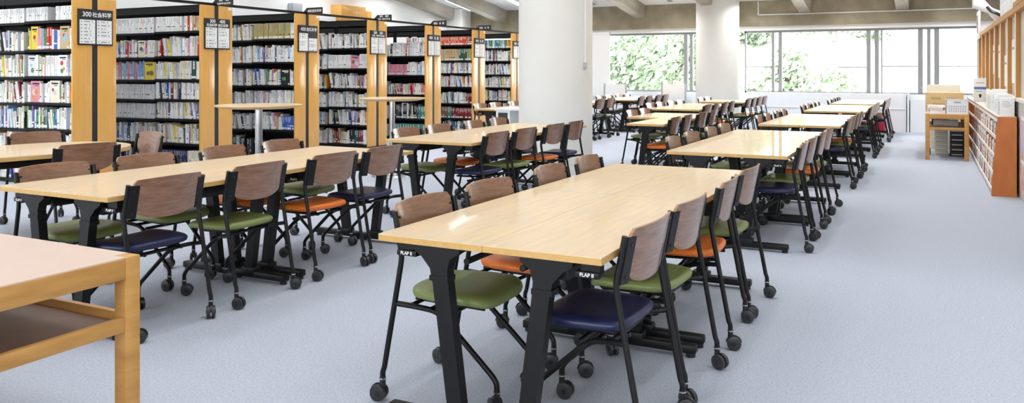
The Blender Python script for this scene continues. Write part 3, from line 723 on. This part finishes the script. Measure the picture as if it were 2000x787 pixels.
def book_geo(b, s, T):
    tk, h, dep = s['tk'], s['h'], s['dep']; c = cov(s['c'])
    # local: spine plane y=0 facing -Y, x from -tk to 0, z up
    if s['face']:
        b.box(-tk, 0, 0, .003, 0, h, c, T=T); b.box(-tk+.002, -.002, .003, dep-.003, .003, h-.003, 'paper', T=T); b.box(-tk, 0, dep-.003, dep, 0, h, c, T=T)
        q = random.Random(int(s['tt']*1e6)); e = -.0006
        def patch(x0, x1, z0, z1, m): b.poly([T @ Vector(p) for p in ((-tk*x1, e, h*z0), (-tk*x0, e, h*z0), (-tk*x0, e, h*z1), (-tk*x1, e, h*z1))], m)
        tm = 'ink_black' if s['c'] not in ('black', 'red') else 'sign_white'
        patch(.15, .85, .84, .91, tm); patch(.2, .6, .77, .8, tm); patch(.04, .2, .03, .13, 'sign_white')
        for _ in range(3):
            cx, cz, r = q.uniform(.25, .75)*tk, q.uniform(.25, .62)*h, q.uniform(.12, .22)*tk; e -= .0002
            b.poly([T @ Vector((-cx+r*math.cos(t*PI/8), e, cz+r*math.sin(t*PI/8))) for t in range(16)], q.choice(['cover_orange', 'cover_brown', 'cover_green', 'cover_red', 'cover_light_blue', 'cover_grey']))
        return
    cv = min(.0025, tk*.14)
    b.box(-tk, -tk+cv, 0, dep, 0, h, c, T=T); b.box(-cv, 0, 0, dep, 0, h, c, T=T); b.box(-tk+cv, -cv, 0, .003, 0, h, c, T=T)
    b.box(-tk+cv, -cv, .003, dep-.004, .003, h-.004, 'paper', T=T)
    e = -.0004
    def strip(z0, z1, m, w0=.1, w1=.9): b.poly([T @ Vector(q) for q in ((-tk+tk*w0, e, z0), (-tk+tk*w1, e, z0), (-tk+tk*w1, e, z1), (-tk+tk*w0, e, z1))], m)
    if s['lab']: strip(.012, .042, 'sign_white', .04, .96)
    dark = s['c'] in ('black', 'dark grey', 'navy', 'dark red', 'dark green', 'blue', 'red', 'teal', 'brown', 'purple', 'vermilion')
    tm = 'sign_white' if dark else s['tc']
    z = h*.93
    if s['tt'] < .85:
        q = random.Random(int(s['tt']*1e6)); L = q.uniform(.25, .5)*h
        while L > .012:
            g_ = q.uniform(.008, .018); strip(z-g_, z, tm, .32, .68); z -= g_+.005; L -= g_+.005
    if s['tt'] > .7: strip(.06, .075, tm, .0, 1.0)
books.sort(key=lambda t: -t[0])
def shown(s):
    k = s['k']; lo = -5 if k == -2 else proj(BX, BY+(k-1)*BS+BW, 1.3)[0]; hi = proj(BX, BY+k*BS, 1.3)[0]
    return max(lo, 0) < s['u'] < hi and 3 < s['v'] < (268 if k == -2 else 292)
single = [s for _, s in books if shown(s)][:300]; ids = {id(s) for s in single}
SIZE = lambda s: ('face-out' if s['face'] else 'thick' if s['tk'] > .04 else 'slim' if s['tk'] < .021 else 'medium')
for s in single:
    b = MB(); T = Matrix.Rotation(-s['a'], 4, 'Y'); book_geo(b, s, T)
    o = b.build('book'); o.location = (s['x'], s['y'], s['z'])
    side = ''
    tag(o, '%s %s book, %s from %s, %s shelf down, %s' % (SIZE(s), s['c'], ordn(s['n']), 'end panel' if s['bay'] == 0 else 'inner upright', ordn(s['si']+1), BNAME[s['k']]), 'book', 'books on the shelves')
b = MB()
for _, s in books:
    if id(s) not in ids: book_geo(b, s, Matrix.Translation((s['x'], s['y'], s['z'])) @ Matrix.Rotation(-s['a'], 4, 'Y'))
tag(b.build('books'), 'rows of mostly white spined books filling the bookcases further back', 'books', 'books on the shelves', 'stuff')

# ---------------------------------------------------------------- left wall: wooden box and air conditioner
t = thing('wall_box', 'stepped light wood box fixed high on the white wall above the bookcases', 'wall box', (-12.1, 15.15, 2.5))
b = MB(); b.bbox(0, .3, -.55, .35, 0, .36, 'panel_wood', .005); b.build('body', t, 35)
b = MB(); b.bbox(.0, .3, .352, .58, 0, .27, 'panel_wood', .005); b.build('side_step', t, 35)
t = thing('air_conditioner', 'white rounded wall air conditioner beside the stepped wooden box', 'air conditioner', (-12.1, 14.2, 2.4))
b = MB(); b.bbox(0, .22, -.34, .34, 0, .2, 'white_plastic', .04, seg=4); b.build('body', t, 35)
b = MB(); b.box(.19, .223, -.28, .28, .03, .06, 'dark_glass'); b.build('outlet', t)
b = MB(); b.bbox(-12.1, -11.95, 13.2, 13.5, 2.6, 2.8, 'grey_plastic', .02); tag(b.build('wall_vent', None, 35), 'small grey vent box high on the white wall', 'vent')

# ---------------------------------------------------------------- white cabinet by the column
t = thing('white_cabinet', 'white cabinet unit with black front between the block and big column', 'cabinet', (-5.9, 11.0, 0))
b = MB(); b.bbox(-.02, .78, -.02, .5, .745, .775, 'white_plastic', .004); b.build('top', t, 35)
b = MB(); b.box(0, .24, 0, .48, 0, .745, 'white_plastic'); b.build('body', t)
b = MB(); b.box(.04, .2, -.006, .0, .42, .71, 'dark_glass'); b.box(.04, .2, -.009, -.006, .55, .58, 'grey_plastic'); b.build('front_panel', t)
b = MB(); b.box(.42, .44, 0, .48, 0, .745, 'white_plastic'); b.box(.44, .74, .02, .04, .2, .73, 'blue_grey'); b.box(.74, .76, 0, .48, 0, .745, 'white_plastic'); b.box(.6, .64, .012, .02, .55, .62, 'file_black'); b.build('side_panel', t)
b = MB(); b.tube([(-4.02, 9.98, 1.45), (-4.02, 9.98, 4.4)], .014, 'white_plastic', 8); cp = tag(b.build('conduit'), 'thin white conduit running up the edge of the big column', 'pipe')
b = MB(); b.bbox(-4.035, -3.99, 9.93, 9.985, 1.38, 1.46, 'grey_plastic', .006); tag(b.build('switch_box', None, 35), 'small grey switch box on the edge of the big column', 'switch')

# ---------------------------------------------------------------- screens by the far left window
for i, (ua, ub, lab) in enumerate(((1181, 1223, 'pale framed low screen below the window, nearer the blind'), (1293, 1339, 'pale framed low screen below the window, nearer the far column'))):
    xa, xb_ = xat(ua, 20.0), xat(ub, 20.0); t = thing('low_screen', lab, 'screen', ((xa+xb_)/2, 20.0, 0), 0, 'low screens by the window'); h = (xb_-xa)/2
    b = MB(); b.box(-h+.02, h-.02, -.01, .01, .5, 1.02, 'sign_white'); b.box(-h+.02, h-.02, -.01, .01, .06, .5, 'low_wall'); b.build('panel', t)
    b = MB()
    for sx in (-1, 1): b.box(sx*h-.02, sx*h+.02, -.018, .018, 0, 1.03, 'grey_plastic')
    b.box(-h, h, -.015, .015, .48, .51, 'grey_plastic'); b.build('frame', t)

# ---------------------------------------------------------------- slanted pamphlet rack
RY0, RY1 = 10.15, 17.6; LV = [.03, .21, .40, .60, .79]
def rxf(z): return .612+(.67-.612)*z/.853
t = thing('pamphlet_rack', 'long orange wood slanted pamphlet rack along the partition', 'rack', (0, RY0, 0))
for yy in (0, RY1-RY0):
    b = MB(); pr = [(.612, 0), (.845, 0), (.845, .853), (.67, .853), (.612, .06)]
    b.prism(pr, -.02+(0 if yy == 0 else 0), 0.01, 'rack_wood', Matrix.Translation((0, yy, 0)) @ Matrix(((1, 0, 0, 0), (0, 0, 1, 0), (0, 1, 0, 0), (0, 0, 0, 1)))); b.build('end_panel', t)
L = RY1-RY0
b = MB(); b.box(.835, .845, .01, L-.02, .0, .85, 'rack_wood'); b.build('back_panel', t)
b = MB(); b.box(.68, .845, .01, L-.02, .835, .853, 'rack_lip'); b.build('top', t)
for z in LV:
    b = MB(); x = rxf(z)+.01; b.box(x+.012, .835, .01, L-.02, z, z+.012, 'rack_wood'); b.box(x, x+.012, .01, L-.02, z-.005, z+.03, 'rack_lip'); b.build('shelf', t)
nd = int(L/.46)
for i in range(1, nd):
    y = i*L/nd; b = MB(); b.hexa([(.635, y-.009, .03), (.835, y-.009, .03), (.835, y+.009, .03), (.635, y+.009, .03), (.69, y-.009, .835), (.835, y-.009, .835), (.835, y+.009, .835), (.69, y+.009, .835)], 'rack_wood'); b.build('divider', t)
prn = random.Random(6); cols = ['sign_white', 'sign_white', 'sign_white', 'cardboard_pale', 'cover_light_grey', 'cover_cream', 'sign_white', 'cover_light_blue']
cn = {'sign_white': 'white', 'cardboard_pale': 'ivory', 'cover_light_grey': 'pale grey', 'cover_cream': 'cream', 'cover_light_blue': 'light blue'}
for li, z in enumerate(LV[:4]):
    for i in range(nd):
        if i*L/nd+RY0 > 15: continue
        y = RY0+i*L/nd+.05; nn = 0
        while y < RY0+(i+1)*L/nd-.08 and nn < 4:
            w_ = min(prn.uniform(.05, .12), RY0+(i+1)*L/nd-.015-y); h = min(prn.uniform(.12, .165), .15 if li == 0 else .165); d = .1; c = prn.choice(cols); nn += 1
            if prn.random() < .12: y += w_; continue
            T = Matrix.Translation((rxf(z)+.03, y, z+.0125)) @ Matrix.Rotation(R(0), 4, 'X')
            b = MB(); b.box(0, d, 0, w_, 0, h, c, top='paper'); b.box(-.001, 0, w_*.2, w_*.8, h*.5, h*.62, 'ink_grey')
            o = b.build('pamphlet'); o.location = (rxf(z)+.03, y, z+.0125)
            tag(o, '%s pamphlet stack, %s in slot %s of the rack, %s tier up' % (cn[c], ordn(nn), ordn(i+1), ordn(li+1)), 'pamphlets', 'pamphlets in the slanted rack'); y += w_+prn.uniform(.005, .03)
# white box files along the rack top
y = 10.25; i = 0
for w_, h, c, lab in ((.12, .20, 'sign_white', 'white box file with printed lines on the rack end nearest the aisle'), (.07, .19, 'grey_plastic', 'grey narrow file behind the printed white box file'), (.36, .23, 'sign_white', 'broad white box file with handwriting on the rack top'), (.22, .20, 'sign_white', 'plain white box file behind the broad handwritten one'),
                      (.42, .27, 'sign_white', 'tallest white box file with handwriting on the rack top'), (.3, .25, 'sign_white', 'white box file just behind the tallest one'), (.3, .22, 'cardboard_pale', 'ivory box file behind the white ones on the rack'), (.4, .24, 'sign_white', 'white box file level with the oak desk on the rack')):
    b = MB(); b.bbox(.70, .835, y, y+w_, .854, .854+h, c, .004); z = .854+h*.7; rn = random.Random(i)
    for r_ in range(4):
        a = rn.uniform(.2, .4)*w_; b.box(.6985, .70, y+a, y+a+rn.uniform(.1, .3)*w_, z, z+.012, 'ink_grey'); z -= .026
    for r_ in range(4): b.box(.72, .72+rn.uniform(.04, .09), y-.001, y, .854+h*(.8-.09*r_)-.004, .854+h*(.8-.09*r_), 'ink_grey')
    tag(b.build('box_file', None, 35), lab, 'box file', 'box files on the rack top'); y += w_+.03; i += 1
# posters on the low partition
for yy, z0, z1, m, lab in ((9.2, .5, .92, 'poster_blue', 'pale blue poster on the partition beside the rack end'), (9.2, .08, .47, 'poster_warm', 'warm patterned poster low on the partition beside the rack end')):
    b = MB(); b.box(PX-.006, PX-.001, yy, yy+.75, z0, z1, m); b.box(PX-.007, PX-.006, yy+.05, yy+.7, z1-.08, z1-.04, 'sign_white'); tag(b.build('poster'), lab, 'poster', 'posters on the partition')
# notices between the partition posts
for i, (k, z0, z1) in enumerate(((1, 1.2, 1.72), (2, 1.15, 1.55), (3, 1.25, 1.72), (4, 1.3, 1.75))):
    y = 10.62+1.05*k-.55; b = MB(); b.box(PX+.035, PX+.0498, y, y+.36, z0, z1, 'sign_white'); b.box(PX+.034, PX+.035, y+.05, y+.3, z1-.12, z1-.09, 'ink_grey')
    tag(b.build('notice'), 'white notice sheet in the %s partition bay beyond the box files' % ordn(i+1), 'notice', 'notices between the partition posts')
# bundled white rolls resting on the partition top
for i in range(7):
    b = MB(); y = 13.05+i*.17
    p0 = Vector((PX+.07, y, 2.108)); p1 = p0+Vector((-.36+.01*i, .10+.01*i, .17+.04*i))
    b.cyl(p0, p1, .046, 'white_plastic', 14); b.cyl(p1, p1+(p1-p0).normalized()*.004, .038, 'grey_plastic', 14)
    tag(b.build('paper_roll', None, 40), 'white paper roll, %s of the fan leaning on the partition top' % ordn(i+1), 'paper roll', 'paper rolls on the partition top')
for i in range(11):
    b = MB(); y = 10.72+i*.19; T = Matrix.Translation((PX+.0, y, 2.052)) @ Matrix.Rotation(R(-16), 4, 'X'); b.bbox(0, .14, 0, .1, 0.03, .42, 'white_plastic', .01, T); b.box(-.001, 0, .025, .075, .2, .32, 'grey_plastic', T=T)
    tag(b.build('magazine_holder', None, 35), 'white magazine holder, %s in the row on the partition top' % ordn(i+1), 'holder', 'magazine holders on the partition top')
b = MB(); b.tube([(PX+.06, 12.90, 2.075), (PX-.02, 12.91, 2.13), (PX-.1, 12.93, 2.17), (PX-.14, 12.95, 2.23)], .02, 'dark_glass', 8); tag(b.build('clip_strap'), 'dark grey strap around the paper rolls on the partition', 'strap')
t = thing('wall_frame', 'small white frame with brown centre hung at the far partition end', 'frame', (PX-.02, 17.3, 1.95))
b = MB(); b.bbox(-.03, 0.01, -.28, .28, 0, .5, 'white_plastic', .012); b.build('frame', t, 35); b = MB(); b.box(-.032, -.03, -.18, .18, .1, .42, 'shelf_brown'); b.build('panel', t)

# ---------------------------------------------------------------- things on, under and behind the small oak desk
t = thing('cardboard_carton', 'brown cardboard carton with printed letters on the small oak desk', 'carton', (.24, 14.9, .70))
b = MB(); b.bbox(-.27, .27, -.2, .2, 0, .30, 'cardboard', .004); b.build('body', t, 35)
b = MB(); b.hexa([(-.27, -.2, .298), (-.262, -.2, .298), (-.262, .2, .298), (-.27, .2, .298), (-.35, -.2, .40), (-.342, -.2, .40), (-.342, .2, .40), (-.35, .2, .40)], 'cardboard'); b.build('flap', t)
b = MB(); b.addmesh(text_mesh('エコノミティ', .07, .001), 'shelf_brown', Matrix.Translation((.0, -.2008, .07)) @ TY); b.box(-.19, -.05, -.2008, -.2, .19, .23, 'olive' if 'olive' in M else 'cover_olive'); b.box(.03, .2, -.2008, -.2, .2, .24, 'cover_tan'); b.box(-.17, .0, -.2008, -.2, .115, .125, 'shelf_brown'); b.build('print', t)
t = thing('plastic_basket', 'white slotted plastic basket at the front of the small oak desk', 'basket', (.40, 14.05, .70))
b = MB(); w2, d2, h = .15, .13, .22
b.box(-w2, w2, -d2, d2, 0, .008, 'white_plastic')
for xx in (-w2, w2-.006): b.box(xx, xx+.006, -d2, d2, .008, h, 'white_plastic')
b.box(-w2, w2, d2-.006, d2, .008, h, 'white_plastic')
b.box(-w2, w2, -d2, -d2+.006, .008, h, 'white_plastic')
b.build('body', t); b = MB()
b.box(-.045, .045, -d2-.0012, -d2, .165, .185, 'ink_grey')
for r_ in range(3):
    for c2 in range(8): b.box(-.115+c2*.03, -.100+c2*.03, -d2-.0012, -d2, .03+r_*.035, .055+r_*.035, 'grey_plastic')
b.build('slots', t); b = MB()
b.bbox(-w2-.008, w2+.008, -d2-.008, -d2+.006, h-.012, h, 'white_plastic', .003); b.bbox(-w2-.008, w2+.008, d2-.006, d2+.008, h-.012, h, 'white_plastic', .003); b.bbox(-w2-.008, -w2+.006, -d2-.008, d2+.008, h-.012, h, 'white_plastic', .003); b.bbox(w2-.006, w2+.008, -d2-.008, d2+.008, h-.012, h, 'white_plastic', .003); b.build('rim', t, 35)
mg = random.Random(2); z = .70
for i, (c, h) in enumerate((('cover_light_grey', .03), ('sign_white', .02), ('cover_dark_red', .022), ('cover_cream', .02), ('sign_white', .025))):
    b = MB(); T = Matrix.Translation((.12, 14.18, z)) @ Matrix.Rotation(mg.uniform(-.15, .15), 4, 'Z'); b.box(-.11, .11, -.15, .15, 0, .003, c, T=T); b.box(-.107, .107, -.147, .147, .003, h-.003, 'paper', T=T); b.box(-.11, .11, -.15, .15, h-.003, h, c, T=T)
    tag(b.build('magazine'), '%s magazine, %s up in the pile before the cardboard carton' % (('grey', 'white', 'dark red', 'cream', 'top white')[i], ordn(i+1)), 'magazine', 'magazines piled on the small oak desk'); z += h+.0006
b = MB(); b.cyl((.08, 14.3, .537), (.42, 14.3, .537), .06, 'sign_white', 20); b.cyl((.078, 14.3, .537), (.08, 14.3, .537), .045, 'grey_plastic', 16); tag(b.build('paper_tube', None, 35), 'white paper roll lying on the shelf of the small oak desk', 'paper roll')
b = MB(); b.bbox(.06, .3, 14.85, 15.1, .477, .6, 'file_black', .006); tag(b.build('black_case', None, 35), 'black case on the far part of the small oak desk shelf', 'case')
for j, (xa, m, nm) in enumerate(((.1, 'file_cream', 'cream'), (.32, 'file_black', 'black'))):
    z = 0
    for i in range(6 if j == 0 else 5):
        h = .068 if j == 0 else .078; b = MB(); b.bbox(xa, xa+.19, 14.6, 14.9, z+.0005, z+h-.002, m, .004); b.box(xa+.02, xa+.17, 14.5985, 14.6, z+.02, z+.035, 'paper' if j else 'ink_grey')
        tag(b.build('file_box', None, 35), '%s file box, %s up in the %s pile under the small oak desk' % (nm, ordn(i+1), nm), 'file box', 'file boxes piled under the small oak desk'); z += h
b = MB(); b.box(.33, .5, 14.6, 14.88, z+.001, z+.05, 'file_cream'); tag(b.build('file_tray'), 'cream tray on top of the black file box pile', 'tray')
b = MB(); T = Matrix.Translation((.03, 14.75, .06)) @ Matrix.Rotation(PI/2, 4, 'Y')
b.lathe([(.04, -.015), (.055, -.012), (.06, 0), (.055, .012), (.04, .015)], 'caster_rubber', 20, T); tag(b.build('trolley_wheel', None, 35), 'black wheel standing beside the cream file box pile', 'wheel')
for x0, y0_, w_, d_, h, m, lab in ((.05, 15.9, .5, .4, .98, 'cardboard_pale', 'tall ivory carton behind the brown carton'), (.0, 16.5, .52, .4, 1.1, 'cardboard_pale', 'taller ivory carton at the back behind the small oak desk')):
    b = MB(); b.bbox(x0, x0+w_, y0_, y0_+d_, 0, h, m, .005); b.box(x0, x0+w_, y0_+d_/2-.02, y0_+d_/2+.02, h, h+.001, 'cardboard'); tag(b.build('carton', None, 35), lab, 'carton')
t = thing('white_carton', 'white carton with blue band and black arrow on the rack top', 'carton', (.76, 15.2, .853))
b = MB(); b.bbox(-.09, .08, -.12, .12, 0, .38, 'sign_white', .004); b.build('body', t, 35)
b = MB(); b.box(-.09, .08, -.1215, -.12, .2, .24, 'label_blue'); b.box(-.06, .05, -.1215, -.12, .3, .31, 'ink_grey'); b.box(-.07, .02, -.1215, -.12, .16, .17, 'ink_grey'); b.prism([(-.02, .07), (.01, .07), (.01, .1), (.025, .1), (-.005, .13), (-.035, .1), (-.02, .1)], .12, .1215, 'ink_black', Matrix(((1, 0, 0, 0), (0, 0, -1, 0), (0, 1, 0, 0), (0, 0, 0, 1)))); b.build('print', t)
b = MB(); b.bbox(-1.06, -.83, 19.56, 19.78, 0, .29, 'pink_red', .02); tag(b.build('pink_bin', None, 35), 'bright pink bin among the chair legs of the last aisle block', 'bin')
